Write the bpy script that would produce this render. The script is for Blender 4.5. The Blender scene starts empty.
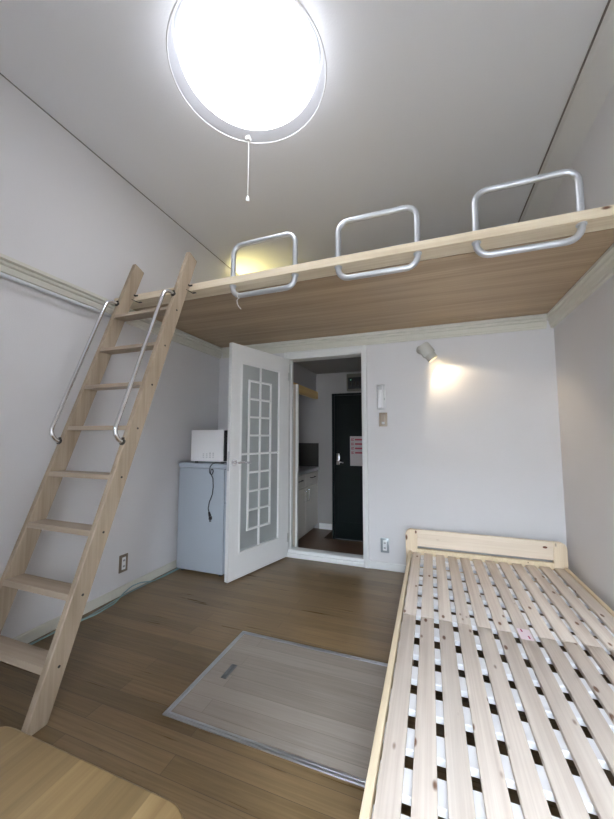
import bpy, bmesh, math, random
from mathutils import Vector, Matrix
random.seed(7)
COL = bpy.context.scene.collection
PI = math.pi

# ------------------------------------------------------------------ room numbers (metres)
W, D, H = 2.954, 2.9485, 2.993        # room width, back wall, ceiling
RY = -1.5                             # rear (window) wall
CZ0, CZ1 = 1.924, 2.024               # cornice under the loft
FY, HC = 3.97, 1.895                  # far wall beyond the doorway (and of the loft), hall ceiling
LY, LT = 1.678, 2.070                 # loft front edge, loft top

# ------------------------------------------------------------------ mesh helpers
def box(bm, x0, x1, y0, y1, z0, z1, bev=0.0, seg=2, M=None):
    r = bmesh.ops.create_cube(bm, size=1.0)
    vs = r['verts']
    for v in vs:
        v.co = Vector(((x0+x1)/2 + v.co.x*(x1-x0), (y0+y1)/2 + v.co.y*(y1-y0), (z0+z1)/2 + v.co.z*(z1-z0)))
    if bev > 0:
        es = list({e for v in vs for e in v.link_edges})
        rr = bmesh.ops.bevel(bm, geom=es, offset=bev, segments=seg, profile=0.5, affect='EDGES')
        vs = list({v for f in rr['faces'] for v in f.verts} | {v for v in vs if v.is_valid})
    if M is not None:
        for v in vs: v.co = M @ v.co
    return vs

def frame_of(d, up=Vector((0, 0, 1))):
    d = d.normalized()
    if abs(d.dot(up)) > .98: up = Vector((1, 0, 0))
    a = d.cross(up).normalized()
    return a, a.cross(d).normalized()

def tube(bm, pts, r, seg=12, closed=False, cap=True):
    pts = [Vector(p) for p in pts]
    n = len(pts); rings = []
    a = None
    for i, p in enumerate(pts):
        if closed: d = pts[(i+1) % n] - pts[i-1]
        else: d = pts[min(i+1, n-1)] - pts[max(i-1, 0)]
        d.normalize()
        if a is None: a, b = frame_of(d)
        else:
            a = (a - d*a.dot(d)).normalized(); b = d.cross(a)
            b = a.cross(d).normalized()
        rr = r[i] if isinstance(r, (list, tuple)) else r
        rings.append([bm.verts.new(p + a*math.cos(2*PI*k/seg)*rr + b*math.sin(2*PI*k/seg)*rr) for k in range(seg)])
    m = n if closed else n-1
    for i in range(m):
        A, B = rings[i], rings[(i+1) % n]
        for k in range(seg):
            try: bm.faces.new((A[k], A[(k+1) % seg], B[(k+1) % seg], B[k]))
            except ValueError: pass
    if cap and not closed:
        bm.faces.new(rings[0]); bm.faces.new(list(reversed(rings[-1])))

def rounded(pts, r, seg=6, closed=False):
    pts = [Vector(p) for p in pts]; out = []; n = len(pts)
    for i, p in enumerate(pts):
        if not closed and i in (0, n-1): out.append(p); continue
        a = (pts[i-1]-p); b = (pts[(i+1) % n]-p)
        la, lb = a.length, b.length; a.normalize(); b.normalize()
        ang = a.angle(b)
        t = min(r/math.tan(ang/2), la*(.97 if not closed and i == 1 else .49), lb*(.97 if not closed and i == n-2 else .49)); rr = t*math.tan(ang/2)
        c = p + (a+b).normalized()*(rr/math.sin(ang/2))
        s, e = p+a*t-c, p+b*t-c
        tot = s.angle(e); ax = s.cross(e).normalized()
        for k in range(seg+1):
            out.append(c + Matrix.Rotation(tot*k/seg, 3, ax) @ s)
    return out

def cyl(bm, p0, p1, r, seg=20, r2=None):
    p0, p1 = Vector(p0), Vector(p1)
    tube(bm, [p0, p1], [r, r if r2 is None else r2], seg)

def lathe(bm, prof, center=(0, 0, 0), seg=48, axis=None):
    """prof: list of (r, h) along +Z (or axis)."""
    c = Vector(center); Q = Matrix.Identity(3)
    if axis is not None: Q = Vector((0, 0, 1)).rotation_difference(Vector(axis)).to_matrix()
    rings = []
    for r, h in prof:
        if r < 1e-6: rings.append([bm.verts.new(c + Q @ Vector((0, 0, h)))])
        else: rings.append([bm.verts.new(c + Q @ Vector((r*math.cos(2*PI*k/seg), r*math.sin(2*PI*k/seg), h))) for k in range(seg)])
    for A, B in zip(rings, rings[1:]):
        for k in range(seg):
            k2 = (k+1) % seg
            if len(A) == 1 and len(B) == 1: continue
            if len(A) == 1: bm.faces.new((A[0], B[k2], B[k]))
            elif len(B) == 1: bm.faces.new((A[k], A[k2], B[0]))
            else: bm.faces.new((A[k], A[k2], B[k2], B[k]))

def prism(bm, poly, axis, a0, a1):
    """extrude a 2-D polygon; axis 'x': poly=(y,z); 'y': (x,z); 'z': (x,y)"""
    def P(q, a):
        return Vector((a, q[0], q[1])) if axis == 'x' else Vector((q[0], a, q[1])) if axis == 'y' else Vector((q[0], q[1], a))
    A = [bm.verts.new(P(q, a0)) for q in poly]; B = [bm.verts.new(P(q, a1)) for q in poly]
    n = len(poly)
    bm.faces.new(A); bm.faces.new(list(reversed(B)))
    for i in range(n): bm.faces.new((A[i], B[i], B[(i+1) % n], A[(i+1) % n]))

def link(name, bm, mat, parent=None, smooth=True, M=None, angle=35):
    bmesh.ops.recalc_face_normals(bm, faces=bm.faces[:])
    me = bpy.data.meshes.new(name)
    if M is not None: bmesh.ops.transform(bm, matrix=M, verts=bm.verts[:])
    if parent is not None:      # vertices are written in world space
        inv = world_of(parent).inverted()
        bmesh.ops.transform(bm, matrix=inv, verts=bm.verts[:])
    bm.to_mesh(me); bm.free()
    if smooth:
        me.polygons.foreach_set('use_smooth', [True]*len(me.polygons))
        me.set_sharp_from_angle(angle=math.radians(angle))
    me.materials.append(mat)
    o = bpy.data.objects.new(name, me); COL.objects.link(o)
    if parent is not None: o.parent = parent
    return o

def world_of(o):
    m = o.matrix_basis.copy()
    if o.parent: m = world_of(o.parent) @ m
    return m

def tag(o, label, cat, group=None):
    o['label'] = label; o['category'] = cat
    if group: o['group'] = group
    return o

def thing(name, label, cat, loc=(0, 0, 0), rz=0, group=None):
    o = bpy.data.objects.new(name, None); COL.objects.link(o)
    o.empty_display_size = .05
    o.location = loc; o.rotation_euler = (0, 0, rz)
    if label: tag(o, label, cat, group)
    return o

def struct(name, bm, mat, smooth=False):
    o = link(name, bm, mat, None, smooth); o['kind'] = 'structure'; return o

def dup(root, loc):
    r = root.copy(); COL.objects.link(r); r.location = loc
    for ch in list(root.children):
        c = ch.copy(); COL.objects.link(c); c.parent = r
        for g in ch.children:
            d = g.copy(); COL.objects.link(d); d.parent = c
    return r

# ------------------------------------------------------------------ materials
def newmat(name):
    m = bpy.data.materials.new(name); m.use_nodes = True
    nt = m.node_tree; b = nt.nodes['Principled BSDF']
    return m, nt, b
def N(nt, t, **k):
    n = nt.nodes.new(t)
    for a, v in k.items(): setattr(n, a, v)
    return n
def plain(name, col, rough=.5, metal=0, spec=.5, bump=0, bscale=200, emit=None, estr=0):
    m, nt, b = newmat(name)
    b.inputs['Base Color'].default_value = (*col, 1); b.inputs['Roughness'].default_value = rough
    b.inputs['Metallic'].default_value = metal; b.inputs['Specular IOR Level'].default_value = spec
    if emit: b.inputs['Emission Color'].default_value = (*emit, 1); b.inputs['Emission Strength'].default_value = estr
    tc = N(nt, 'ShaderNodeTexCoord'); no = N(nt, 'ShaderNodeTexNoise'); no.inputs['Scale'].default_value = bscale
    no.inputs['Detail'].default_value = 3
    nt.links.new(tc.outputs['Object'], no.inputs['Vector'])
    mr = N(nt, 'ShaderNodeMapRange'); mr.inputs['To Min'].default_value = max(rough-.06, 0); mr.inputs['To Max'].default_value = min(rough+.06, 1)
    nt.links.new(no.outputs['Fac'], mr.inputs['Value']); nt.links.new(mr.outputs['Result'], b.inputs['Roughness'])
    if bump:
        bp = N(nt, 'ShaderNodeBump'); bp.inputs['Strength'].default_value = bump; bp.inputs['Distance'].default_value = .002
        nt.links.new(no.outputs['Fac'], bp.inputs['Height']); nt.links.new(bp.outputs['Normal'], b.inputs['Normal'])
    return m
def wood(name, c1, c2, axis, rough=.5, knots=0.0, grain=70, along=1.6, knotcol=(.13, .055, .025), tint=.12, staves=0, kscale=9.0):
    """pale wood with grain along the given axis, knots, random tint per object"""
    m, nt, b = newmat(name); L = nt.links.new
    tc = N(nt, 'ShaderNodeTexCoord'); oi = N(nt, 'ShaderNodeObjectInfo')
    off = N(nt, 'ShaderNodeVectorMath', operation='MULTIPLY_ADD'); 
    cmb = N(nt, 'ShaderNodeCombineXYZ')
    for i in range(3): L(oi.outputs['Random'], cmb.inputs[i])
    L(cmb.outputs[0], off.inputs[0]); off.inputs[1].default_value = (37, 53, 71); L(tc.outputs['Object'], off.inputs[2])
    sc = [grain]*3; sc['xyz'.index(axis)] = along
    mp = N(nt, 'ShaderNodeMapping'); mp.inputs['Scale'].default_value = sc; L(off.outputs[0], mp.inputs['Vector'])
    no = N(nt, 'ShaderNodeTexNoise'); no.inputs['Scale'].default_value = 1; no.inputs['Detail'].default_value = 5; no.inputs['Roughness'].default_value = .6
    no.inputs['Distortion'].default_value = .6
    L(mp.outputs[0], no.inputs['Vector'])
    sc2 = [grain*.22]*3; sc2['xyz'.index(axis)] = along*.6
    mp2 = N(nt, 'ShaderNodeMapping'); mp2.inputs['Scale'].default_value = sc2; L(off.outputs[0], mp2.inputs['Vector'])
    no2 = N(nt, 'ShaderNodeTexNoise'); no2.inputs['Scale'].default_value = 1; no2.inputs['Detail'].default_value = 2
    L(mp2.outputs[0], no2.inputs['Vector'])
    av = N(nt, 'ShaderNodeMath', operation='ADD'); L(no.outputs['Fac'], av.inputs[0]); L(no2.outputs['Fac'], av.inputs[1])
    mr = N(nt, 'ShaderNodeMapRange'); mr.inputs['From Min'].default_value = .7; mr.inputs['From Max'].default_value = 1.3; L(av.outputs[0], mr.inputs['Value'])
    mx = N(nt, 'ShaderNodeMix', data_type='RGBA'); mx.inputs['A'].default_value = (*c1, 1); mx.inputs['B'].default_value = (*c2, 1)
    L(mr.outputs['Result'], mx.inputs['Factor'])
    out = mx.outputs['Result']
    if staves:      # glued-up staves running along the grain
        sx = N(nt, 'ShaderNodeSeparateXYZ'); L(tc.outputs['Object'], sx.inputs[0])
        q = N(nt, 'ShaderNodeMath', operation='DIVIDE'); L(sx.outputs[{'x': 1, 'y': 0}[axis]], q.inputs[0]); q.inputs[1].default_value = staves
        fl = N(nt, 'ShaderNodeMath', operation='FLOOR'); L(q.outputs[0], fl.inputs[0])
        wn = N(nt, 'ShaderNodeTexWhiteNoise', noise_dimensions='1D'); L(fl.outputs[0], wn.inputs['W'])
        mr3 = N(nt, 'ShaderNodeMapRange'); mr3.inputs['To Min'].default_value = .68; mr3.inputs['To Max'].default_value = 1.08; L(wn.outputs['Value'], mr3.inputs['Value'])
        hs = N(nt, 'ShaderNodeHueSaturation'); L(out, hs.inputs['Color']); L(mr3.outputs['Result'], hs.inputs['Value']); out = hs.outputs['Color']
    if knots:
        sck = [kscale]*3; sck['xyz'.index(axis)] = kscale*.42
        mk = N(nt, 'ShaderNodeMapping'); mk.inputs['Scale'].default_value = sck; L(off.outputs[0], mk.inputs['Vector'])
        vo = N(nt, 'ShaderNodeTexVoronoi'); vo.inputs['Scale'].default_value = 1; L(mk.outputs[0], vo.inputs['Vector'])
        kr = N(nt, 'ShaderNodeMapRange', interpolation_type='SMOOTHSTEP'); kr.inputs['From Min'].default_value = knots; kr.inputs['From Max'].default_value = knots*.45
        L(vo.outputs['Distance'], kr.inputs['Value'])
        mxk = N(nt, 'ShaderNodeMix', data_type='RGBA'); L(kr.outputs['Result'], mxk.inputs['Factor']); L(out, mxk.inputs['A']); mxk.inputs['B'].default_value = (*knotcol, 1)
        out = mxk.outputs['Result']
    hs = N(nt, 'ShaderNodeHueSaturation'); tr = N(nt, 'ShaderNodeMapRange'); tr.inputs['To Min'].default_value = 1-tint; tr.inputs['To Max'].default_value = 1+tint
    L(oi.outputs['Random'], tr.inputs['Value']); L(tr.outputs['Result'], hs.inputs['Value']); L(out, hs.inputs['Color'])
    L(hs.outputs['Color'], b.inputs['Base Color'])
    b.inputs['Roughness'].default_value = rough
    bp = N(nt, 'ShaderNodeBump'); bp.inputs['Strength'].default_value = .15; bp.inputs['Distance'].default_value = .001
    L(no.outputs['Fac'], bp.inputs['Height']); L(bp.outputs['Normal'], b.inputs['Normal'])
    return m
def planks(name, c1, c2, dark, rough, width=1.2, row=.0757, off=(0, 0, 0)):
    m, nt, b = newmat(name); L = nt.links.new
    tc = N(nt, 'ShaderNodeTexCoord')
    mp0 = N(nt, 'ShaderNodeMapping'); mp0.inputs['Location'].default_value = off; L(tc.outputs['Object'], mp0.inputs['Vector'])
    br = N(nt, 'ShaderNodeTexBrick'); br.offset = .37; br.offset_frequency = 2
    L(mp0.outputs[0], br.inputs['Vector'])
    br.inputs['Color1'].default_value = (0, 0, 0, 1); br.inputs['Color2'].default_value = (1, 1, 1, 1); br.inputs['Mortar'].default_value = (.5, .5, .5, 1)
    br.inputs['Scale'].default_value = 1; br.inputs['Mortar Size'].default_value = .0009; br.inputs['Mortar Smooth'].default_value = .1
    br.inputs['Brick Width'].default_value = width; br.inputs['Row Height'].default_value = row
    mp = N(nt, 'ShaderNodeMapping'); mp.inputs['Scale'].default_value = (3, 90, 1); L(mp0.outputs[0], mp.inputs['Vector'])
    no = N(nt, 'ShaderNodeTexNoise'); no.inputs['Scale'].default_value = 1; no.inputs['Detail'].default_value = 5; no.inputs['Distortion'].default_value = .8
    L(mp.outputs[0], no.inputs['Vector'])
    mpb = N(nt, 'ShaderNodeTexNoise'); mpb.inputs['Scale'].default_value = 2.2; mpb.inputs['Detail'].default_value = 3; L(mp0.outputs[0], mpb.inputs['Vector'])
    s1 = N(nt, 'ShaderNodeMath', operation='MULTIPLY_ADD'); L(br.outputs['Color'], s1.inputs[0]); s1.inputs[1].default_value = .42
    L(no.outputs['Fac'], s1.inputs[2])
    s2 = N(nt, 'ShaderNodeMath', operation='MULTIPLY_ADD'); L(mpb.outputs['Fac'], s2.inputs[0]); s2.inputs[1].default_value = .5; L(s1.outputs[0], s2.inputs[2])
    mr = N(nt, 'ShaderNodeMapRange'); mr.inputs['From Min'].default_value = .55; mr.inputs['From Max'].default_value = 1.45; L(s2.outputs[0], mr.inputs['Value'])
    mx = N(nt, 'ShaderNodeMix', data_type='RGBA'); mx.inputs['A'].default_value = (*c1, 1); mx.inputs['B'].default_value = (*c2, 1); L(mr.outputs['Result'], mx.inputs['Factor'])
    mm = N(nt, 'ShaderNodeMix', data_type='RGBA'); L(br.outputs['Fac'], mm.inputs['Factor']); L(mx.outputs['Result'], mm.inputs['A']); mm.inputs['B'].default_value = (*dark, 1)
    L(mm.outputs['Result'], b.inputs['Base Color'])
    rr = N(nt, 'ShaderNodeMapRange'); rr.inputs['To Min'].default_value = rough-.08; rr.inputs['To Max'].default_value = rough+.1; L(no.outputs['Fac'], rr.inputs['Value'])
    L(rr.outputs['Result'], b.inputs['Roughness'])
    bp = N(nt, 'ShaderNodeBump'); bp.inputs['Strength'].default_value = .25; bp.inputs['Distance'].default_value = .001; bp.invert = True
    L(br.outputs['Fac'], bp.inputs['Height']); L(bp.outputs['Normal'], b.inputs['Normal'])
    return m

M_WALL = plain('wallpaper', (.71, .695, .70), .75, spec=.3, bump=.35, bscale=160)
M_CEIL = plain('ceiling_paper', (.83, .84, .875), .8, spec=.3, bump=.35, bscale=120)
M_TRIM = plain('cream_trim', (.66, .64, .565), .5)
M_TRIMW = plain('white_trim', (.78, .78, .77), .4)
M_DOORW = plain('white_door_paint', (.80, .80, .79), .4)
M_GOLD = plain('upper_trim', (.70, .69, .68), .7)
M_FLOOR = planks('floor_planks', (.115, .073, .030), (.27, .182, .095), (.075, .048, .027), .3, off=(0, .03, 0))
M_HATCH = planks('hatch_planks', (.225, .19, .158), (.36, .312, .268), (.18, .145, .12), .32, off=(.31, .02, 0))
M_HALLF = planks('hall_planks', (.10, .055, .032), (.17, .10, .06), (.04, .025, .015), .35)
M_ALU = plain('aluminium', (.62, .64, .68), .35, 1)
M_CHROME = plain('chrome', (.78, .78, .80), .1, 1)
M_RAIL = plain('painted_steel', (.60, .62, .65), .38, .75)
M_ROD = plain('silver_rod', (.66, .69, .72), .4, .3)
M_DARKM = plain('dark_metal', (.05, .045, .04), .4, .8)
M_LADDER = wood('ladder_wood', (.45, .36, .265), (.30, .23, .16), 'z', .5, knots=0, tint=.03, along=2.2)
M_STEP = wood('step_wood', (.44, .355, .27), (.34, .265, .195), 'x', .5, tint=.06)
M_BEAM = wood('beam_pine', (.78, .69, .53), (.60, .48, .33), 'x', .5, knots=.10, grain=60)
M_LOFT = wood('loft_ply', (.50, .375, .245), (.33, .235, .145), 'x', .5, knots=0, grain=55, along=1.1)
M_SLAT = wood('slat_pine', (.78, .69, .60), (.58, .485, .41), 'y', .55, knots=.16, tint=.09, kscale=17, knotcol=(.20, .10, .055), along=1.1, grain=85)
M_CROSS = plain('pale_crossbar', (.88, .87, .88), .7, spec=.2, bump=.1, bscale=80)
M_RAILW = wood('rail_pine', (.80, .67, .47), (.67, .53, .35), 'y', .4, knots=.08)
M_HEAD = wood('head_pine', (.80, .69, .56), (.66, .54, .41), 'x', .45, knots=.13, knotcol=(.25, .09, .03))
M_TABLE = wood('table_wood', (.30, .205, .095), (.195, .12, .05), 'y', .35, grain=75, staves=.085)
M_WHITE = plain('white_plastic', (.82, .82, .83), .4)
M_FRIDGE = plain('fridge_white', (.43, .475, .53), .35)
M_MICRO = plain('microwave_white', (.86, .86, .87), .35)
M_BLACK = plain('black_plastic', (.012, .012, .014), .3)
M_GREY = plain('grey_plastic', (.35, .35, .36), .5)
M_PLATE = plain('bronze_plate', (.24, .19, .14), .4, .3)
M_PLATEG = plain('grey_plate', (.30, .33, .34), .4, .3)
M_SPOT = plain('spot_housing', (.60, .59, .54), .4)
M_GREEN = plain('dark_green_steel', (.004, .009, .0085), .5, spec=.2)
M_KIT = plain('kitchen_laminate', (.62, .58, .52), .4)
M_STEEL = plain('worktop_steel', (.55, .55, .56), .3, .9)
M_SPLASH = plain('dark_splashback', (.035, .033, .03), .3)
M_AMBER = wood('amber_board', (.62, .40, .13), (.50, .30, .09), 'y', .5)
M_CABLE = plain('blue_green_cable', (.24, .36, .38), .5)
M_STRING = plain('string', (.8, .79, .77), .8)
M_PAPER = plain('flyer_paper', (.62, .55, .55), .8)
M_PINK = plain('pink_print', (.50, .10, .14), .8)
M_STAMP = plain('stamp_paper', (.86, .72, .76), .7)
M_RED = plain('stamp_ink', (.45, .06, .14), .7)
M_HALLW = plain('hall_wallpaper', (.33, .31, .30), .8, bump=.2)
M_GENK = plain('entry_tile', (.03, .03, .03), .5)
M_BLOCKER = plain('blocker_grey', (.45, .44, .43), .9)  # for the block added outside the window
M_LAMP, _nt, _b = newmat('lamp_diffuser')
_b.inputs['Base Color'].default_value = (.9, .9, .9, 1)
_b.inputs['Emission Color'].default_value = (.93, .945, 1, 1); _b.inputs['Emission Strength'].default_value = 6.3
M_BULB = plain('warm_bulb', (1, .9, .7), .5, emit=(1, .78, .45), estr=25)
def glassmat(name, rough, tint=(.9, .96, .96), clear=.25):
    m, nt, b = newmat(name)
    b.inputs['Base Color'].default_value = (*tint, 1); b.inputs['Roughness'].default_value = rough
    b.inputs['Transmission Weight'].default_value = 1; b.inputs['IOR'].default_value = 1.25
    tr = N(nt, 'ShaderNodeBsdfTransparent'); tr.inputs['Color'].default_value = (*tint, 1)
    mx = N(nt, 'ShaderNodeMixShader'); mx.inputs['Fac'].default_value = clear
    nt.links.new(b.outputs[0], mx.inputs[1]); nt.links.new(tr.outputs[0], mx.inputs[2])
    nt.links.new(mx.outputs[0], nt.nodes['Material Output'].inputs['Surface'])
    return m
M_FROST = glassmat('obscured_glass', .22, (.90, .95, .96), .15)
_nt = M_FROST.node_tree; _o = _nt.nodes['Material Output']; _src = _o.inputs['Surface'].links[0].from_socket
_d = N(_nt, 'ShaderNodeBsdfDiffuse'); _d.inputs['Color'].default_value = (.86, .89, .88, 1); _t = N(_nt, 'ShaderNodeBsdfTranslucent'); _t.inputs['Color'].default_value = (.86, .89, .88, 1)
_m1 = N(_nt, 'ShaderNodeMixShader'); _m1.inputs['Fac'].default_value = .5; _nt.links.new(_d.outputs[0], _m1.inputs[1]); _nt.links.new(_t.outputs[0], _m1.inputs[2])
_m2 = N(_nt, 'ShaderNodeMixShader'); _m2.inputs['Fac'].default_value = .5; _nt.links.new(_src, _m2.inputs[1]); _nt.links.new(_m1.outputs[0], _m2.inputs[2]); _nt.links.new(_m2.outputs[0], _o.inputs['Surface'])
M_CLEAR = glassmat('window_glass', .0, (.96, .98, .98), .92)
M_ACRYL = glassmat('clear_acrylic', .1, (.95, .96, .98), .6)

# ------------------------------------------------------------------ setting
T = .1
bm = bmesh.new(); box(bm, -T, W+T, RY-T, D, -.12, 0)
# hatch well is shallow: the hatch lies in the floor surface
struct('floor', bm, M_FLOOR)
bm = bmesh.new(); box(bm, -T, W+T, RY-T, FY+T, H, H+.1); struct('ceiling', bm, M_CEIL)
bm = bmesh.new(); box(bm, -T, 0, RY-T, FY+T, 0, H); struct('wall_left', bm, M_WALL)
bm = bmesh.new(); box(bm, W, W+T, RY-T, FY+T, 0, H); struct('wall_right', bm, M_WALL)
DX0, DX1, DZ = .795, 1.50, 1.85      # door opening
bm = bmesh.new()
box(bm, 0, DX0-.02, D, D+T, 0, LT-.012); box(bm, DX1+.02, W, D, D+T, 0, LT-.012); box(bm, DX0-.02, DX1+.02, D, D+T, DZ+.02, LT-.012)
struct('wall_back', bm, M_WALL)
WX0, WX1, WZ0, WZ1 = 1.70, 2.86, .03, 2.02
bm = bmesh.new()
box(bm, 0, WX0, RY-T, RY, 0, H); box(bm, WX1, W, RY-T, RY, 0, H); box(bm, WX0, WX1, RY-T, RY, WZ1, H); box(bm, WX0, WX1, RY-T, RY, 0, WZ0)
box(bm, 0, 1.55, RY, -.42, 0, H)   # unseen block added to keep window daylight off the left side
struct('wall_rear', bm, M_WALL)
# window: sliding pair with aluminium frames
w = thing('window_1', None, None, ((WX0+WX1)/2, RY-.05, WZ0)); w['kind'] = 'structure'
bm = bmesh.new()
for x0, x1, z0, z1 in ((WX0, WX0+.04, WZ0, WZ1), (WX1-.04, WX1, WZ0, WZ1), (WX0+.04, WX1-.04, WZ0, WZ0+.04), (WX0+.04, WX1-.04, WZ1-.04, WZ1)):
    box(bm, x0, x1, RY-.09, RY-.01, z0, z1, .003, 1)
link('window_frame', bm, M_ALU, w)
for i, (x0, x1, yy) in enumerate(((WX0+.04, 2.30, RY-.035), (2.26, WX1-.04, RY-.07))):
    bm = bmesh.new()
    for a0, a1, z0, z1 in ((x0, x0+.045, WZ0+.04, WZ1-.04), (x1-.045, x1, WZ0+.04, WZ1-.04), (x0+.045, x1-.045, WZ0+.04, WZ0+.1), (x0+.045, x1-.045, WZ1-.1, WZ1-.04)):
        box(bm, a0, a1, yy-.012, yy+.012, z0, z1, .002, 1)
    s = link('window_sash', bm, M_ALU, w)
    bm = bmesh.new(); box(bm, x0+.045, x1-.045, yy-.003, yy+.003, WZ0+.1, WZ1-.1); link('window_pane', bm, M_CLEAR, s, False)
# baseboards
bm = bmesh.new(); box(bm, 0, .012, -.42, D, 0, .062, .003, 1); o = struct('baseboard_left', bm, M_TRIM)
bm = bmesh.new(); box(bm, DX1+.045, W-.012, D-.012, D, 0, .062, .003, 1); box(bm, .012, DX0-.045, D-.012, D, 0, .062, .003, 1); struct('baseboard_back', bm, M_TRIMW)
bm = bmesh.new(); box(bm, W-.012, W, RY, D-.012, 0, .062, .003, 1); struct('baseboard_right', bm, M_TRIM)
# cornice moulding round the room under the loft (p = distance from the wall)
prof = [(0, CZ0), (.018, CZ0), (.022, CZ0+.014), (.017, CZ0+.017), (.024, CZ0+.022), (.029, CZ0+.048), (.024, CZ0+.053), (.036, CZ0+.060), (.039, CZ0+.070), (.034, CZ0+.075), (.05, CZ0+.082), (.05, CZ1), (0, CZ1)]
bm = bmesh.new(); prism(bm, [(p, z) for p, z in prof], 'y', -.42, D); struct('trim_1', bm, M_TRIM)
bm = bmesh.new(); prism(bm, [(W-p, z) for p, z in prof], 'y', RY, D); struct('trim_2', bm, M_TRIM)
bm = bmesh.new(); prism(bm, [(D-p, z) for p, z in prof], 'x', .05, W-.05); struct('trim_3', bm, M_TRIM)
# raking trim between ceiling and right wall
bm = bmesh.new(); prism(bm, [(W, H), (2.842, H), (2.842, H-.012), (2.862, H-.018), (2.868, H-.024), (W, 2.84)], 'y', RY, FY); struct('trim_4', bm, M_GOLD)
M_JOINT_SHADE = plain('joint_shade', (.20, .18, .165), .8)  # dark tone painting the shadow line along the ceiling joints
bm = bmesh.new(); box(bm, 2.836, 2.8425, RY, FY, H-.012, H); struct('trim_5', bm, M_JOINT_SHADE)  # flush dark strip in place of a shadow gap beside the raking trim
bm = bmesh.new(); box(bm, 0, .004, -.42, FY, H-.005, H); struct('trim_6', bm, M_JOINT_SHADE)

bm = bmesh.new(); box(bm, 0, W, FY, FY+T, LT-.012, H); struct('wall_loft_end', bm, M_WALL)
# ------------------------------------------------------------------ room door (opened into the room) with frame
dr = thing('door_1', None, None, (DX0, D, 0)); dr['kind'] = 'structure'
bm = bmesh.new()
box(bm, DX0-.02, DX0, D-.012, D+T+.012, 0, DZ+.02, .002, 1); box(bm, DX1, DX1+.02, D-.012, D+T+.012, 0, DZ+.02, .002, 1)
box(bm, DX0, DX1, D-.012, D+T+.012, DZ, DZ+.02, .002, 1)
box(bm, DX0-.045, DX0-.018, D-.02, D, 0, CZ0-.002, .003, 1); box(bm, DX1+.012, DX1+.045, D-.02, D, 0, CZ0-.002, .003, 1)
box(bm, DX0-.018, DX1+.012, D-.02, D, DZ+.012, CZ0-.002, .003, 1); box(bm, DX0-.018, DX1+.012, D-.026, D-.018, DZ+.045, DZ+.06, .002, 1)
box(bm, DX0, DX0+.012, D+.045, D+.07, .065, DZ, .002, 1); box(bm, DX1-.012, DX1, D+.045, D+.07, .065, DZ, .002, 1)
link('door_frame', bm, M_TRIMW, dr)
bm = bmesh.new(); box(bm, DX0-.02, DX1+.02, D-.012, D+T, 0, .038, .004, 2); box(bm, DX0, DX1, D+.004, D+T, .036, .065, .004, 2)
link('threshold', bm, M_TRIMW, dr)
hinge = Vector((DX0+.002, D-.022, 0)); u = Vector((-.273, -.962, 0)).normalized(); n = Vector((-u.y, u.x, 0))
ML = Matrix(((u.x, n.x, 0, hinge.x), (u.y, n.y, 0, hinge.y), (0, 0, 1, 0), (0, 0, 0, 1)))   # (s, depth, z) -> world, face at depth 0
LS, LZ0, LZ1, TH = .705, .012, 1.852, .034
g0, g1, gz0, gz1 = .117, .60, .195, 1.715
bm = bmesh.new()
for s0, s1, z0, z1 in ((0, g0, LZ0, LZ1), (g1, LS, LZ0, LZ1), (g0, g1, LZ0, gz0), (g0, g1, gz1, LZ1)):
    box(bm, s0, s1, -TH, 0, z0, z1)
bmesh.ops.remove_doubles(bm, verts=bm.verts[:], dist=1e-5)
for s0, s1, z0, z1 in ((g0-.004, g0+.014, gz0, gz1), (g1-.014, g1+.004, gz0, gz1), (g0, g1, gz0-.004, gz0+.014), (g0, g1, gz1-.014, gz1+.004)):
    box(bm, s0, s1, -TH-.003, .004, z0, z1, .003, 1)
leaf = link('door_leaf', bm, M_DOORW, dr, M=ML)
bm = bmesh.new(); box(bm, g0+.012, g1-.012, -.020, -.015, gz0+.012, gz1-.012); link('glass_pane', bm, M_FROST, leaf, False, M=ML)
bm = bmesh.new(); bw = .0085
def bar(s0, s1, z0, z1, d0=-.028, d1=-.003): box(bm, s0, s1, d0, d1, z0, z1, .002, 1)
q0, q1, qz0, qz1 = .235, .50, .355, 1.573; qc = (q0+q1)/2
bar(qc-bw, qc+bw, gz0, gz1)
for s in (q0, q1): bar(s-bw, s+bw, qz0-bw, qz1+bw)
for k in range(9):
    z = qz0+(qz1-qz0)*k/8; bar(q0, q1, z-bw, z+bw)
zm = qz0+(qz1-qz0)/2; bar(g0, q0, zm-bw, zm+bw); bar(q1, g1, zm-bw, zm+bw)
link('glazing_bars', bm, M_DOORW, leaf, M=ML)
bm = bmesh.new()
cyl(bm, (.665, -.001, .905), (.665, .008, .905), .026, 24); cyl(bm, (.665, .006, .905), (.665, .05, .905), .009, 12)
tube(bm, rounded([(.665, .045, .905), (.60, .052, .905), (.535, .05, .895)], .02), .0085, 12)
link('lever_handle', bm, M_CHROME, leaf, M=ML)
bm = bmesh.new(); box(bm, LS-.0005, LS+.002, -.027, -.007, .84, .99, .0005, 1); box(bm, LS+.0015, LS+.007, -.022, -.012, .895, .925, .002, 1)
link('lock_plate', bm, M_STEEL, leaf, M=ML)
for z in (.18, 1.68):
    bm = bmesh.new(); cyl(bm, (-.004, .004, z-.04), (-.004, .004, z+.04), .006, 12); link('hinge', bm, M_STEEL, dr, M=ML)

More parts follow.
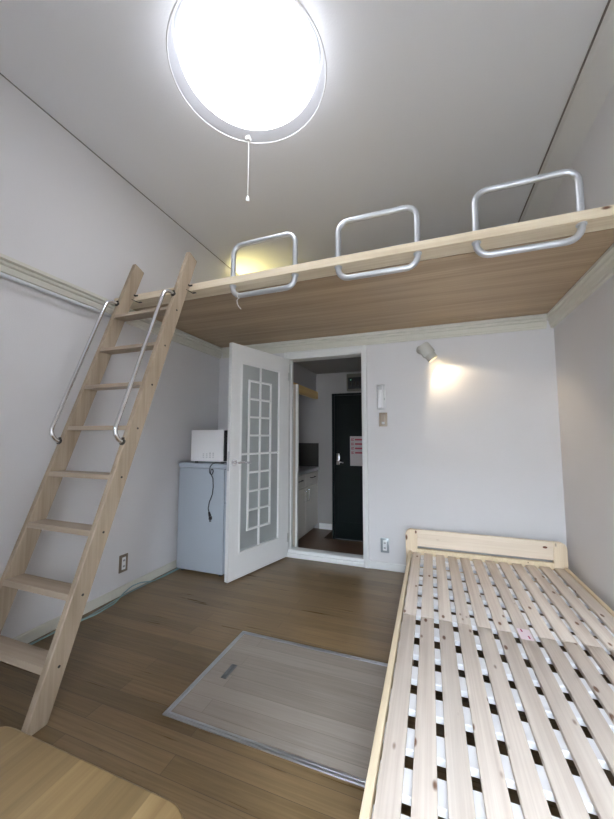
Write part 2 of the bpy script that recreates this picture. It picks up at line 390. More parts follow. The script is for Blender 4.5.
# ------------------------------------------------------------------ entrance hall and kitchen beyond the doorway
y0 = D+T
bm = bmesh.new(); box(bm, .1, 1.7, D, 3.62, -.12, 0); box(bm, .1, .935, 3.62, FY+.1, -.12, 0); struct('floor_hall', bm, M_HALLF)
bm = bmesh.new(); box(bm, .935, 1.7, 3.62, FY+.1, -.20, -.10); struct('floor_entry', bm, M_GENK)
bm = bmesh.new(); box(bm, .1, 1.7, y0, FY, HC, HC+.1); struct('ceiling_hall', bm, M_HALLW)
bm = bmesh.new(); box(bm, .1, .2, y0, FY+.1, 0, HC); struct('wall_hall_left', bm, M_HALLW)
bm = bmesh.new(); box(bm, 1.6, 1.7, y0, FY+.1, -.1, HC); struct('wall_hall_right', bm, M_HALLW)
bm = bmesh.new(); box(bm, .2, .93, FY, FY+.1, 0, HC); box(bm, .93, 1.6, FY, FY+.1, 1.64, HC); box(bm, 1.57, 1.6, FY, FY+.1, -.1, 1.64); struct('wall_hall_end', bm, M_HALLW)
bm = bmesh.new(); box(bm, .77, .93, FY-.012, FY, 0, .07, .003, 1); struct('baseboard_hall', bm, M_TRIMW)
d2 = thing('door_2', None, None, (1.25, FY+.03, -.1)); d2['kind'] = 'structure'
bm = bmesh.new(); box(bm, .935, .96, FY-.006, FY+.08, -.1, 1.638, .003, 1); box(bm, 1.545, 1.57, FY-.006, FY+.08, -.1, 1.638, .003, 1); box(bm, .96, 1.545, FY-.006, FY+.08, 1.613, 1.638, .003, 1)
link('door_frame', bm, M_GREEN, d2)
bm = bmesh.new(); box(bm, .961, 1.544, FY+.015, FY+.055, -.098, 1.612, .003, 1); box(bm, 1.0, 1.5, FY+.011, FY+.016, .1, 1.5, .004, 1)
lf2 = link('door_leaf', bm, M_GREEN, d2)
bm = bmesh.new(); box(bm, .985, 1.025, FY+.002, FY+.016, .77, .91, .005, 2); cyl(bm, (1.005, FY+.004, .815), (1.005, FY-.035, .815), .008, 12)
tube(bm, rounded([(1.005, FY-.03, .815), (1.03, FY-.04, .812), (1.085, FY-.038, .80)], .012), .008, 10); cyl(bm, (1.005, FY+.003, .875), (1.005, FY-.008, .875), .012, 16)
link('lever_handle', bm, M_CHROME, lf2)
# flyer on the entrance door
f = thing('flyer', 'pale flyer with pink print stuck on the dark green entrance door', 'flyer', (1.26, FY+.01, .77))
bm = bmesh.new(); box(bm, 1.155, 1.36, FY+.0085, FY+.0105, .765, 1.115); link('sheet', bm, M_PAPER, f, False)
bm = bmesh.new()
for k in range(4):
    z = 1.075-k*.052
    box(bm, 1.172, 1.184, FY+.007, FY+.0086, z-.016, z+.016); box(bm, 1.188, 1.203, FY+.007, FY+.0086, z+.006, z+.014)
    box(bm, 1.188, 1.203, FY+.007, FY+.0086, z-.012, z-.004); box(bm, 1.215, 1.33, FY+.007, FY+.0086, z-.010, z+.010)
link('print', bm, M_PINK, f, False)
# breaker panel above the entrance door
p = thing('breaker_panel', 'dark electrical breaker panel mounted above the entrance door', 'breaker panel', (1.25, FY, 1.66))
bm = bmesh.new(); box(bm, 1.135, 1.38, FY-.07, FY, 1.655, 1.86, .008, 2); link('case', bm, plain('panel_case', (.14, .125, .10), .5), p)
bm = bmesh.new(); box(bm, 1.155, 1.36, FY-.076, FY-.069, 1.675, 1.815, .003, 1); link('cover', bm, M_BLACK, p)
for k in range(4):
    bm = bmesh.new(); box(bm, 1.175+k*.045, 1.20+k*.045, FY-.088, FY-.075, 1.71, 1.76, .003, 1); link('switch', bm, M_DARKM, p)
bm = bmesh.new(); cyl(bm, (1.19, FY-.076, 1.785), (1.19, FY-.080, 1.785), .006, 10)
link('indicator_light', bm, plain('green_led', (.2, .6, .4), .5, emit=(.4, 1, .7), estr=.5), p)
# kitchen unit
k = thing('kitchen_counter', 'beige kitchen counter unit seen through the doorway', 'kitchen counter', (.5, 3.5, 0))
KX, KY0, KY1 = .755, 3.13, FY-.002
bm = bmesh.new(); box(bm, .205, KX-.02, KY0, KY1, .06, .70, .002, 1); box(bm, .205, KX-.06, KY0, KY1, 0, .06); link('carcass', bm, M_KIT, k)
bm = bmesh.new(); box(bm, .205, KX+.01, KY0, KY1, .70, .74, .006, 2); link('worktop', bm, M_STEEL, k)
for a, b_ in ((KY0+.004, 3.53), (3.536, KY1-.004)):
    bm = bmesh.new(); box(bm, KX-.02, KX, a, b_, .065, .55, .003, 1); dd = link('cupboard_door', bm, M_KIT, k)
    hy = b_-.05 if a < 3.3 else a+.05
    bm = bmesh.new(); tube(bm, rounded([(KX-.001, hy, .40), (KX+.022, hy, .40), (KX+.022, hy, .52), (KX-.001, hy, .52)], .01), .005, 8); link('handle', bm, M_CHROME, dd)
    bm = bmesh.new(); box(bm, KX-.02, KX, a, b_, .558, .692, .003, 1); dd = link('drawer', bm, M_KIT, k)
    c_ = (a+b_)/2; bm = bmesh.new(); tube(bm, rounded([(KX-.001, c_-.07, .64), (KX+.022, c_-.07, .64), (KX+.022, c_+.07, .64), (KX-.001, c_+.07, .64)], .01), .005, 8); link('handle', bm, M_DARKM, dd)
bm = bmesh.new(); box(bm, .21, .762, FY-.008, FY, .742, 1.03); tag(link('splashback', bm, M_SPLASH, None), 'dark splashback panel on the wall above the kitchen worktop', 'splashback')
k = thing('side_panel', 'tall brown side panel with white edge at the near end of the kitchen', 'panel', (.5, 3.1, 0))
bm = bmesh.new(); box(bm, .205, .811, 3.085, 3.12, 0, 1.63, .003, 1); link('board', bm, plain('brown_panel', (.40, .35, .29), .5), k)
bm = bmesh.new(); box(bm, .811, .830, 3.083, 3.122, 0, 1.63, .002, 1); link('edge_trim', bm, M_TRIMW, k)
k = thing('wall_cupboard', 'hanging kitchen cupboard with amber valance above the counter', 'cupboard', (.45, 3.5, 1.58))
bm = bmesh.new(); box(bm, .205, .735, 3.125, FY-.002, 1.66, HC-.002, .003, 1); link('carcass', bm, M_HALLW, k)
bm = bmesh.new(); box(bm, .70, .755, 3.125, FY-.002, 1.58, 1.668, .003, 1); link('valance', bm, M_AMBER, k)  # amber strip along the cupboard's lower front

# ------------------------------------------------------------------ loft platform
l = thing('loft_platform', 'wooden sleeping loft spanning the room under the ceiling above the doorway', 'loft', (W/2, LY, CZ1))
BD = .115
bm = bmesh.new(); box(bm, .001, W-.001, LY, LY+BD, CZ1, LT, .003, 1); link('front_beam', bm, M_BEAM, l)
bm = bmesh.new(); box(bm, .001, W-.001, LY+BD+.012, D-.001, CZ1+.005, LT-.012); link('underside_panel', bm, M_LOFT, l, False)
bm = bmesh.new(); box(bm, .001, W-.001, LY+BD, FY-.001, LT-.012, LT); link('deck', bm, M_BEAM, l, False)
# guard rails pushed through the beam
def make_rail(x):
    r = thing('guard_rail', 'silver tube guard rail on the loft edge nearest the ladder, string tied below', 'guard rail', (x, LY+.028, LT), 0, 'guard rails on the loft edge')
    hw, zt, zb = .205, 2.275, 1.955
    pts = rounded([(x-hw, LY+.028, zb), (x+hw, LY+.028, zb), (x+hw, LY+.028, zt), (x-hw, LY+.028, zt)], .058, 8, True)
    bm = bmesh.new(); tube(bm, pts, .0155, 14, True); link('tube', bm, M_RAIL, r)
    for sx in (-hw, hw):
        bm = bmesh.new(); cyl(bm, (x+sx, LY+.028, CZ1-.006), (x+sx, LY+.028, CZ1+.002), .0205, 18); link('collar', bm, M_RAIL, r)
    return r
RX = (1.156, 1.820, 2.495)
r0 = make_rail(RX[0])
r1 = dup(r0, (RX[1], LY+.028, LT)); r1['label'] = 'middle of the three silver tube guard rails standing on the loft edge'
r2 = dup(r0, (RX[2], LY+.028, LT)); r2['label'] = 'silver tube guard rail on the loft edge nearest the right wall'
sx, sy = RX[0]-.165, LY+.028
bm = bmesh.new()
tube(bm, [(sx+.0155*math.cos(a)*0, sy+.016*math.cos(a), 1.956+.016*math.sin(a)) for a in [2*PI*i/12 for i in range(12)]], .002, 6, True)
tube(bm, [(sx, sy, 1.941), (sx-.008, sy-.003, 1.925), (sx-.004, sy-.004, 1.905), (sx+.006, sy-.004, 1.885), (sx+.022, sy-.003, 1.868)], .0022, 6)
tag(link('string', bm, M_STRING), 'short white string dangling from the guard rail nearest the ladder', 'string')

# ------------------------------------------------------------------ ladder
ld = thing('loft_ladder', 'pale wooden ladder with chrome handrails leaning on the loft edge', 'ladder', (.41, .92, 0))
k_ = .348
def yf(z): return .874 + k_*z
def yr(z): return .960 + k_*z
ZT = 2.283
for x0, x1 in ((.17, .20), (.62, .65)):
    bm = bmesh.new()
    prism(bm, [(yf(0), 0), (yr(0), 0), (yr(ZT-.03), ZT-.03), (yf(ZT), ZT)], 'x', x0, x1)
    bmesh.ops.bevel(bm, geom=bm.edges[:], offset=.003, segments=1, affect='EDGES')
    s = link('stringer', bm, M_LADDER, ld)
    for i in range(8):
        if x0 > .4:
            z = .199+.2385*i-.008; y = (yf(z)+yr(z))/2+.006
            bm = bmesh.new(); cyl(bm, (x1-.001, y, z), (x1+.0015, y, z), .0055, 10); link('screw', bm, M_DARKM, s)
for i in range(8):
    z = .205+.2385*i
    bm = bmesh.new(); prism(bm, [(yf(z)+.002, z), (yf(z-.022)+.002, z-.022), (yr(z-.022)-.004, z-.022), (yr(z)-.004, z)], 'x', .199, .621)
    link('step', bm, M_STEP, ld)
nv = Vector((0, -1, k_)).normalized(); dv = Vector((0, k_, 1)).normalized()
for x in (.184, .636):
    za, zb = 1.955, 1.075
    A = Vector((x, yf(za), za)); B = Vector((x, yf(zb), zb)); o_ = .066
    pts = rounded([A-nv*.002, A+nv*o_, B+nv*o_, B-nv*.002], .062, 10)
    bm = bmesh.new(); tube(bm, pts, .0105, 14); h = link('handrail', bm, M_CHROME, ld)
    for Pt in (A, B):
        bm = bmesh.new(); cyl(bm, Pt-nv*.001, Pt+nv*.006, .016, 16); box(bm, x-.008, x+.008, Pt.y-.004, Pt.y+.004, Pt.z-.024, Pt.z+.024, .002, 1); link('flange', bm, M_DARKM, h)
for x1 in (.20, .65):       # hook irons from stringer to beam
    bm = bmesh.new()
    box(bm, x1, x1+.003, yr(2.05)-.012, LY+.001, 2.052, 2.064, .001, 1); box(bm, x1, x1+.022, LY-.003, LY, 2.052, 2.064, .001, 1)
    link('hook_iron', bm, M_DARKM, ld)
    bm = bmesh.new(); box(bm, x1-.001, x1+.003, yr(2.0)-.01, LY+.034, CZ1-.004, CZ1, .001, 1); box(bm, x1, x1+.026, LY+.022, LY+.034, CZ1-.004, CZ1, .001, 1)
    link('hook_iron', bm, M_DARKM, ld)

# ------------------------------------------------------------------ curtain / picture rail on the left wall
cr = thing('hanging_rail', 'silver hanging rail fixed under the moulding on the left wall', 'rail', (.05, .2, 1.92))
bm = bmesh.new(); cyl(bm, (.045, -.41, 1.918), (.045, 1.74, 1.918), .0115, 16); link('rod', bm, M_ROD, cr)
for y in (-.2, .8, 1.70):
    bm = bmesh.new(); box(bm, .017, .048, y-.012, y+.012, 1.926, 1.934, .001, 1); cyl(bm, (.045, y-.012, 1.918), (.045, y+.012, 1.918), .0145, 16); link('bracket', bm, M_ALU, cr)

# ------------------------------------------------------------------ fridge, microwave
fr = thing('refrigerator', 'small white refrigerator standing behind the open door', 'refrigerator', (.29, 2.6, 0))
FY0, FY1, FX0, FX1 = 2.335, 2.86, .05, .50
bm = bmesh.new(); box(bm, FX0, FX1, FY0, FY1, .02, .845, .006, 2); link('body', bm, M_FRIDGE, fr)
bm = bmesh.new(); box(bm, FX0-.005, FX1+.045, FY0-.006, FY1, .848, .885, .008, 2); link('top_panel', bm, M_FRIDGE, fr)
for z0, z1 in ((.03, .575), (.582, .842)):
    bm = bmesh.new(); box(bm, FX1+.004, FX1+.045, FY0, FY1-.002, z0, z1, .008, 3); dd = link('door', bm, M_FRIDGE, fr)
    bm = bmesh.new(); zz = z1-.03 if z0 < .1 else z0+.03; box(bm, FX1+.043, FX1+.06, FY0+.02, FY0+.16, zz-.014, zz+.014, .005, 2); link('handle', bm, M_GREY, dd)
for x in (.09, .46):
    for y in (FY0+.04, FY1-.04):
        bm = bmesh.new(); cyl(bm, (x, y, 0), (x, y, .022), .018, 14); link('foot', bm, M_BLACK, fr)
mw = thing('microwave_oven', 'white microwave oven with black door on top of the refrigerator', 'microwave', (.31, 2.56, .885))
bm = bmesh.new(); box(bm, .155, .475, 2.345, 2.79, .900, 1.162, .006, 2); link('case', bm, M_MICRO, mw)
bm = bmesh.new(); box(bm, .476, .494, 2.35, 2.64, .905, 1.157, .004, 2); dd = link('door', bm, M_BLACK, mw)
bm = bmesh.new(); tube(bm, rounded([(.493, 2.60, .95), (.515, 2.60, .95), (.515, 2.60, 1.11), (.493, 2.60, 1.11)], .01), .006, 8); link('handle', bm, M_GREY, dd)
bm = bmesh.new(); box(bm, .476, .490, 2.642, 2.788, .905, 1.157, .004, 2); link('control_panel', bm, M_GREY, mw)
bm = bmesh.new()
for i in range(4):
    y_ = 2.3445; x_ = .285+.032*i
    for j in range(3): box(bm, x_-.007, x_+.007, y_-.0008, y_+.001, .93+.014*j, .938+.014*j+(.008 if i > 1 and j == 2 else 0))
link('vent', bm, plain('vent_grey', (.66, .66, .68), .6), mw, False)
for x in (.19, .45):
    for y in (2.38, 2.75):
        bm = bmesh.new(); cyl(bm, (x, y, .8845), (x, y, .902), .014, 12); link('foot', bm, M_BLACK, mw)
bm = bmesh.new()
tube(bm, rounded([(.47, 2.40, .892), (.475, 2.343, .893), (.42, 2.335, .893), (.395, 2.322, .888), (.372, 2.321, .862), (.365, 2.322, .815), (.387, 2.323, .79), (.405, 2.322, .83), (.385, 2.32, .85), (.378, 2.319, .81), (.40, 2.322, .77), (.405, 2.322, .70), (.398, 2.322, .64), (.372, 2.322, .58), (.362, 2.322, .53), (.371, 2.322, .495)], .02, 5), .0038, 8)
cd = link('power_cord', bm, M_BLACK, mw)
bm = bmesh.new(); cyl(bm, (.370, 2.322, .50), (.382, 2.321, .468), .008, 10, .012); box(bm, .372, .398, 2.313, 2.330, .440, .468, .004, 1)
for q in (-.005, .005): box(bm, .385+q-.001, .385+q+.001, 2.318, 2.325, .424, .442)
link('plug', bm, M_BLACK, cd)

# ------------------------------------------------------------------ bed
bd = thing('slatted_bed', 'low pine bed frame with bare slats standing along the right wall', 'bed', (2.39, 1.8, 0))
BY0, BY1 = .80, 2.81
for x0, x1 in ((1.881, 1.903), (2.890, 2.910)):
    bm = bmesh.new(); box(bm, x0, x1, BY0, BY1, .10, .226, .003, 2); link('side_rail', bm, M_RAILW, bd)
bm = bmesh.new()
def rr_poly(x0, x1, z0, z1, r, corners):
    out = []
    for i, (cx_, cz_, a0) in enumerate(((x1-r, z1-r, 0), (x0+r, z1-r, 90), (x0+r, z0+r, 180), (x1-r, z0+r, 270))):
        if i in corners:
            for q in range(7):
                a = math.radians(a0+90*q/6); out.append((cx_+r*math.cos(a), cz_+r*math.sin(a)))
        else: out.append(((x1, z1), (x0, z1), (x0, z0), (x1, z0))[i])
    return out
HX0, HX1, HT = 1.857, 2.914, .386
for x0, x1, c_ in ((HX0, HX0+.088, (1,)), (HX1-.082, HX1, (0,))):
    bm = bmesh.new(); prism(bm, rr_poly(x0, x1, 0, HT, .04, c_), 'y', BY1, BY1+.03)
    bmesh.ops.bevel(bm, geom=[e for e in bm.edges if abs((e.verts[0].co-e.verts[1].co).y) < 1e-5], offset=.003, segments=1, affect='EDGES')
    link('headboard_post', bm, wood('post_pine', (.80, .67, .49), (.66, .52, .36), 'z', .4, knots=.10) if x0 < 2 else bpy.data.materials['post_pine'], bd)
bm = bmesh.new(); box(bm, HX0+.088, HX1-.082, BY1+.001, BY1+.029, .262, HT, .002, 1); link('headboard_board', bm, M_HEAD, bd)
bm = bmesh.new(); box(bm, HX0+.088, HX1-.082, BY1+.001, BY1+.029, .09, .243, .002, 1); link('headboard_board', bm, bpy.data.materials['rail_pine'], bd)
bm = bmesh.new(); box(bm, 1.881, 2.910, BY0-.022, BY0, .09, .226, .003, 1); link('foot_rail', bm, M_HEAD, bd)
M_KNOT = wood('knot_wood', (.20, .075, .03), (.10, .035, .015), 'x', .5)
for x_, z_, rx_, rz_ in ((2.785, .346, .014, .008), (1.935, .368, .007, .012)):
    bm = bmesh.new(); prism(bm, [(x_+rx_*math.cos(2*PI*q/16), z_+rz_*math.sin(2*PI*q/16)) for q in range(16)], 'y', BY1-.0003, BY1+.003); link('knot', bm, M_KNOT, bd, False)
SZ, PIT, SWD = .22, .0833, .060
meshes = []
def slat_mesh(L):
    bm = bmesh.new(); box(bm, -SWD/2, SWD/2, -L/2, L/2, -.018, 0, .0025, 2)
    return bm
a_ = link('slat', slat_mesh(.965), M_SLAT); b_ = link('slat', slat_mesh(1.0), M_SLAT)
for j, (src, yc) in enumerate(((a_, 2.8-.4845), (b_, 1.829-.5))):
    for i in range(12):
        o = src if i == 0 else src.copy()
        if i: COL.objects.link(o)
        o.parent = bd; o.matrix_parent_inverse = Matrix.Identity(4)
        o.location = Vector((1.9092+SWD/2+PIT*i, yc+random.uniform(-.004, .004), SZ+random.uniform(-.0008, .0008)*0)) - bd.location
cs = None
for y in (.87, .99, 1.125, 1.275, 1.425, 1.575, 1.74, 1.90, 2.045, 2.192, 2.34, 2.495, 2.65, 2.775):
    if cs is None:
        bm = bmesh.new(); box(bm, -.493, .493, -.039, .039, -.022, 0, .003, 1); cs = link('cross_bar', bm, M_CROSS); o = cs
    else: o = cs.copy(); COL.objects.link(o)
    o.parent = bd
    o.location = Vector((2.3965, y if y < 2.7 else 2.765, SZ-.018)) - bd.location
for x0, x1 in ((1.903, 1.93), (2.863, 2.89)):
    bm = bmesh.new(); box(bm, x0, x1, BY0, BY1, .14, .180, .002, 1); link('slat_ledge', bm, M_RAILW, bd)
for x in (1.905, 2.835):
    for y in (BY0+.002, 1.80):
        bm = bmesh.new(); box(bm, x, x+.05, y, y+.05, 0, .14, .003, 1); link('leg', bm, M_RAILW, bd)
bm = bmesh.new(); box(bm, 2.411, 2.462, 1.782, 1.872, .2201, .2206); lb = link('paper_sticker', bm, M_STAMP, bd, False); lb['label'] = 'pinkish white paper sticker'
for (x, y) in ((2.428, 1.856), (2.447, 1.804)):
    bm = bmesh.new(); prism(bm, [(x-.004, y+.012), (x+.002, y+.012), (x+.004, y-.012), (x-.002, y-.012)], 'z', .2204, .2209); link('ink_mark', bm, M_RED, lb, False)

# ------------------------------------------------------------------ low table at the near left
tb = thing('low_table', 'light wooden low table with rounded corners at the near left', 'table', (1.43, .25, 0))
TX0, TX1, TY0, TY1, TZ = 1.172, 1.698, .02, .497, .50
bm = bmesh.new()
def rr2(x0, x1, y0, y1, r):
    out = []
    for cx_, cy_, a0 in ((x1-r, y1-r, 0), (x0+r, y1-r, 90), (x0+r, y0+r, 180), (x1-r, y0+r, 270)):
        for q in range(9):
            a = math.radians(a0+90*q/8); out.append((cx_+r*math.cos(a), cy_+r*math.sin(a)))
    return out
rings = []
for i_, z_ in ((.006, TZ-.028), (.002, TZ-.026), (0, TZ-.022), (0, TZ-.006), (.0008, TZ-.003), (.003, TZ-.0008), (.006, TZ)):
    rings.append([bm.verts.new((x_, y_, z_)) for x_, y_ in rr2(TX0+i_, TX1-i_, TY0+i_, TY1-i_, .062-i_)])
for A_, B_ in zip(rings, rings[1:]):
    for q in range(len(A_)): bm.faces.new((A_[q], A_[(q+1) % len(A_)], B_[(q+1) % len(A_)], B_[q]))
bm.faces.new(rings[0]); bm.faces.new(rings[-1])
link('tabletop', bm, M_TABLE, tb)
bm = bmesh.new()
for a in ((TX0+.06, TX1-.06, TY0+.05, TY0+.07), (TX0+.06, TX1-.06, TY1-.07, TY1-.05), (TX0+.05, TX0+.07, TY0+.06, TY1-.06), (TX1-.07, TX1-.05, TY0+.06, TY1-.06)):
    box(bm, *a, TZ-.09, TZ-.028, .002, 1)
link('apron', bm, M_TABLE, tb)
for x in (TX0+.045, TX1-.085):
    for y in (TY0+.045, TY1-.085):
        bm = bmesh.new(); box(bm, x, x+.04, y, y+.04, 0, TZ-.028, .004, 2); link('leg', bm, M_TABLE, tb)

# ------------------------------------------------------------------ floor storage hatch
hx0, hx1, hy0, hy1 = 1.029, 1.644+.3, 1.1455, 1.7604
hx1 = 1.029+.615+.29
ht = thing('floor_hatch', 'underfloor storage hatch with aluminium frame and inset pull set in the floor', 'hatch', ((hx0+hx1)/2, (hy0+hy1)/2, 0))
def ringpoly(bm, x0, x1, y0, y1, w_, z0, z1, bev=.001):
    box(bm, x0, x1, y0, y0+w_, z0, z1, bev, 1); box(bm, x0, x1, y1-w_, y1, z0, z1, bev, 1)
    box(bm, x0, x0+w_, y0+w_, y1-w_, z0, z1, bev, 1); box(bm, x1-w_, x1, y0+w_, y1-w_, z0, z1, bev, 1)
bm = bmesh.new(); ringpoly(bm, hx0, hx1, hy0, hy1, .010, -.002, .004); ringpoly(bm, hx0+.0125, hx1-.0125, hy0+.0125, hy1-.0125, .010, -.002, .004); link('frame', bm, M_ALU, ht)
bm = bmesh.new(); box(bm, hx0+.022, hx1-.022, hy0+.022, hy1-.022, -.003, .0025); link('panel', bm, M_HATCH, ht, False)
bm = bmesh.new(); ringpoly(bm, 1.127, 1.156, 1.400, 1.497, .004, .001, .0045, .0005); box(bm, 1.131, 1.152, 1.404, 1.493, .0023, .003); box(bm, 1.136, 1.139, 1.41, 1.487, .003, .006, .0005, 1)
link('pull', bm, plain('pull_metal', (.22, .23, .24), .4, .8), ht)

# ------------------------------------------------------------------ cable along the left baseboard
bm = bmesh.new()
tube(bm, rounded([(.045, 2.42, .005), (.040, 2.25, .005), (.045, 2.1, .005), (.022, 2.0, .03), (.022, 1.92, .035), (.03, 1.85, .02), (.07, 1.74, .005), (.085, 1.6, .005), (.05, 1.42, .005), (.035, 1.2, .005), (.04, .9, .005), (.05, .3, .005)], .12, 5), .0045, 8)
tube(bm, rounded([(.06, 2.43, .005), (.055, 2.2, .005), (.035, 2.05, .005), (.03, 1.85, .005), (.05, 1.7, .005), (.065, 1.55, .005), (.04, 1.40, .005), (.05, 1.2, .005), (.03, .8, .005), (.06, .3, .005)], .12, 5), .0035, 8)
tag(link('network_cable', bm, M_CABLE), 'blue green cable lying on the floor along the left baseboard', 'cable')

# ------------------------------------------------------------------ wall fittings
def socket_plate(name, label, cat, loc, rz, mplate, kind):
    t = thing(name, label, cat, loc, rz)
    Mx = world_of(t)
    bm = bmesh.new(); box(bm, -.035, .035, -.007, 0, -.06, .06, .003, 2); link('plate', bm, mplate, t, M=Mx)
    bm = bmesh.new(); box(bm, -.016, .016, -.0095, -.006, -.042, .042, .002, 1); ins = link('insert', bm, M_WHITE if kind == 'outlet' else bpy.data.materials['tan_insert'], t, M=Mx)
    bm = bmesh.new()
    if kind == 'outlet':
        for z in (-.02, .02):
            box(bm, -.009, .009, -.0102, -.0092, z-.006, z+.006); link('socket', bm, M_GREY, ins, M=Mx); bm = bmesh.new()
    else:
        for z in (-.030, 0, .026): box(bm, -.012, .012, -.012, -.009, z-.010, z+.010, .0015, 1); link('rocker', bm, M_WHITE if z < -.02 else bpy.data.materials['tan_insert'], ins, M=Mx); bm = bmesh.new()
    bm.free()
    return t
plain('tan_insert', (.42, .34, .27), .45)
socket_plate('wall_outlet', 'grey framed wall outlet low on the back wall left of the bed', 'outlet', (1.679, D, .20), 0, M_PLATEG, 'outlet')
socket_plate('wall_outlet', 'brown framed wall outlet low on the left wall behind the ladder', 'outlet', (0, 1.855, .214), PI/2, M_PLATE, 'outlet')
socket_plate('light_switch', 'brown framed light switch under the white door phone on the back wall', 'switch', (1.683, D, 1.255), 0, plain('tan_plate', (.36, .29, .22), .4, .2), 'switch')
ph = thing('door_phone', 'white door phone handset hanging on the back wall beside the doorway', 'door phone', (1.67, D, 1.34))
bm = bmesh.new(); box(bm, 1.634, 1.705, D-.03, D, 1.342, 1.560, .010, 3); link('base', bm, plain('phone_base', (.66, .66, .66), .45), ph)
bm = bmesh.new(); box(bm, 1.643, 1.690, D-.062, D-.030, 1.348, 1.552, .012, 3); hs_ = link('handset', bm, M_WHITE, ph)
bm = bmesh.new(); box(bm, 1.649, 1.684, D-.064, D-.060, 1.508, 1.545, .002, 1); link('earpiece', bm, plain('pale_grey', (.55, .55, .56), .5), hs_)
bm = bmesh.new(); box(bm, 1.696, 1.702, D-.033, D-.029, 1.42, 1.44, .001, 1); link('button', bm, M_GREY, ph)

def spot(name, label, base, axis, head_off, power, nrm=(0, -1, 0), col=(1, .80, .52), k=1.0):
    """small spotlight: round base on the back wall, arm, cylindrical head"""
    t = thing(name, label, 'spotlight', base)
    b0 = Vector(base); ax = Vector(axis).normalized(); hp = b0+Vector(head_off)
    bm = bmesh.new(); lathe(bm, [(0, 0), (.036, 0), (.036, .012), (.028, .024), (0, .026)], b0, 32, nrm); link('base', bm, M_SPOT, t)
    bm = bmesh.new(); tube(bm, [b0+Vector(nrm)*.02, b0+Vector(nrm)*.05, hp], .008, 10); link('arm', bm, M_SPOT, t)
    bm = bmesh.new()
    lathe(bm, [(a*k, b_*k) for a, b_ in ((0, -.055), (.030, -.055), (.038, -.045), (.041, 0), (.041, .02), (.039, .025), (.034, .027), (.034, .065), (.031, .065), (.031, .035), (0, .03))], hp, 32, ax)
    hd = link('head', bm, M_SPOT, t)
    bm = bmesh.new(); lathe(bm, [(0, .034), (.022, .036), (.025, .05), (.020, .064), (0, .068)], hp, 20, ax); link('bulb', bm, M_BULB, hd)
    L = bpy.data.lights.new('spot_beam', 'SPOT'); L.energy = power; L.color = col; L.spot_size = math.radians(104); L.spot_blend = .5; L.shadow_soft_size = .015
    lo = bpy.data.objects.new('spot_beam', L); COL.objects.link(lo)
    lo.rotation_mode = 'QUATERNION'; lo.rotation_quaternion = ax.to_track_quat('-Z', 'Y')
    lo.location = hp+ax*(.078*k)
    return t
spot('wall_spotlight', 'lit white spotlight fixed on the back wall above the bed', (2.005, D, 1.838), (.52, .10, -.80), (.05, -.085, -.035), 6.5, k=1.25)
spot('loft_spotlight', 'warm spotlight on the left wall inside the loft, hidden behind the loft edge', (0, 3.22, 2.62), (.45, -.05, 1), (.07, 0, .0), 7.0, (1, 0, 0), (1, .88, .32))

# ------------------------------------------------------------------ ceiling lamp
LC = (1.263, 1.335)
lp = thing('ceiling_lamp', 'round white ceiling lamp, switched on, with a pull cord', 'ceiling lamp', (*LC, H))
bm = bmesh.new(); lathe(bm, [(0, H), (.335, H), (.335, 2.956), (.32, 2.953), (0, 2.953)], (*LC, 0), 64); link('base', bm, M_WHITE, lp)
bm = bmesh.new(); lathe(bm, [(0, 2.862), (.10, 2.866), (.20, 2.878), (.27, 2.895), (.318, 2.914), (.338, 2.937), (.33, 2.952), (.20, 2.9535), (0, 2.9535)], (*LC, 0), 64); link('diffuser', bm, M_LAMP, lp)
bm = bmesh.new(); lathe(bm, [(.328, 2.928), (.368, 2.890), (.380, 2.888), (.381, 2.894), (.371, 2.896), (.333, 2.934)], (*LC, 0), 64); link('clear_rim', bm, M_ACRYL, lp)
bm = bmesh.new(); tube(bm, [(LC[0]+.381*math.cos(2*PI*q/72), LC[1]+.381*math.sin(2*PI*q/72), 2.891) for q in range(72)], .0035, 8, True); link('rim_edge', bm, M_WHITE, lp)
cx_, cy_ = 1.074, 1.655
bm = bmesh.new(); cyl(bm, (cx_, cy_, 2.90), (cx_, cy_, 2.535), .0018, 8); pc = link('pull_cord', bm, M_STRING, lp)
bm = bmesh.new(); lathe(bm, [(0, 2.498), (.009, 2.502), (.012, 2.512), (.008, 2.530), (.002, 2.536)], (cx_, cy_, 0), 16); link('cord_knob', bm, M_WHITE, pc)
bm = bmesh.new(); box(bm, cx_-.014, cx_+.014, cy_-.02, cy_+.01, 2.888, 2.912, .003, 1); link('cord_switch', bm, M_WHITE, lp)

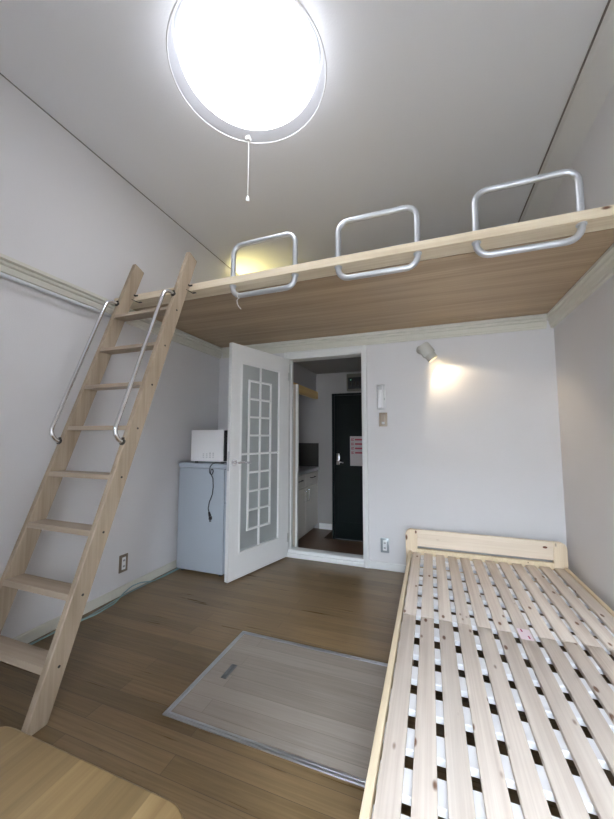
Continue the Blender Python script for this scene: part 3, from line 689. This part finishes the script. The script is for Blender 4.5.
# ------------------------------------------------------------------ daylight
wd = bpy.data.worlds.new('world'); bpy.context.scene.world = wd; wd.use_nodes = True
bg = wd.node_tree.nodes['Background']; bg.inputs['Strength'].default_value = 56.0
_nt = wd.node_tree                   # overcast sky: bright above the skyline, dim ground below it
_tc = N(_nt, 'ShaderNodeTexCoord'); _sx = N(_nt, 'ShaderNodeSeparateXYZ'); _nt.links.new(_tc.outputs['Generated'], _sx.inputs[0])
_mr = N(_nt, 'ShaderNodeMapRange'); _mr.inputs['From Min'].default_value = -.02; _mr.inputs['From Max'].default_value = .12; _nt.links.new(_sx.outputs['Z'], _mr.inputs['Value'])
_mx = N(_nt, 'ShaderNodeMix', data_type='RGBA'); _mx.inputs['A'].default_value = (.05, .05, .047, 1); _mx.inputs['B'].default_value = (.79, .87, 1, 1)
_nt.links.new(_mr.outputs['Result'], _mx.inputs['Factor']); _nt.links.new(_mx.outputs['Result'], bg.inputs['Color'])
bm = bmesh.new(); box(bm, -6, 9, -7.5, -6.5, -1, 2.94); struct('sky_blocker', bm, M_BLOCKER)  # unseen block added outside to cut off the low sky
L = bpy.data.lights.new('window_portal', 'AREA'); L.shape = 'RECTANGLE'; L.size = WX1-WX0; L.size_y = WZ1-WZ0; L.cycles.is_portal = True
lo = bpy.data.objects.new('window_portal', L); COL.objects.link(lo); lo.location = ((WX0+WX1)/2, RY-T-.01, (WZ0+WZ1)/2)
lo.rotation_euler = (PI/2, 0, 0)      # faces +Y, into the room

# ------------------------------------------------------------------ camera
cam = bpy.data.cameras.new('camera'); cam.sensor_fit = 'HORIZONTAL'; cam.sensor_width = 36; cam.lens = 335.47/614*36; cam.clip_start = .02
co = bpy.data.objects.new('camera', cam); COL.objects.link(co)
yaw, pitch, roll = .35057, .0831, -.0019
Rz = Matrix.Rotation(yaw, 3, 'Z'); Rx = Matrix.Rotation(pitch, 3, 'X'); Ry = Matrix.Rotation(roll, 3, 'Y')
R = Rz @ Rx @ Ry
B = Matrix((R.col[0], R.col[2], -R.col[1])).transposed()
co.matrix_world = Matrix.Translation((2.0588, 0, 1.1)) @ B.to_4x4()
sc = bpy.context.scene; sc.camera = co
sc.view_settings.view_transform = 'Standard'; sc.view_settings.look = 'None'; sc.view_settings.gamma = 1; sc.view_settings.use_curve_mapping = False
sc.view_settings.exposure = 0.43
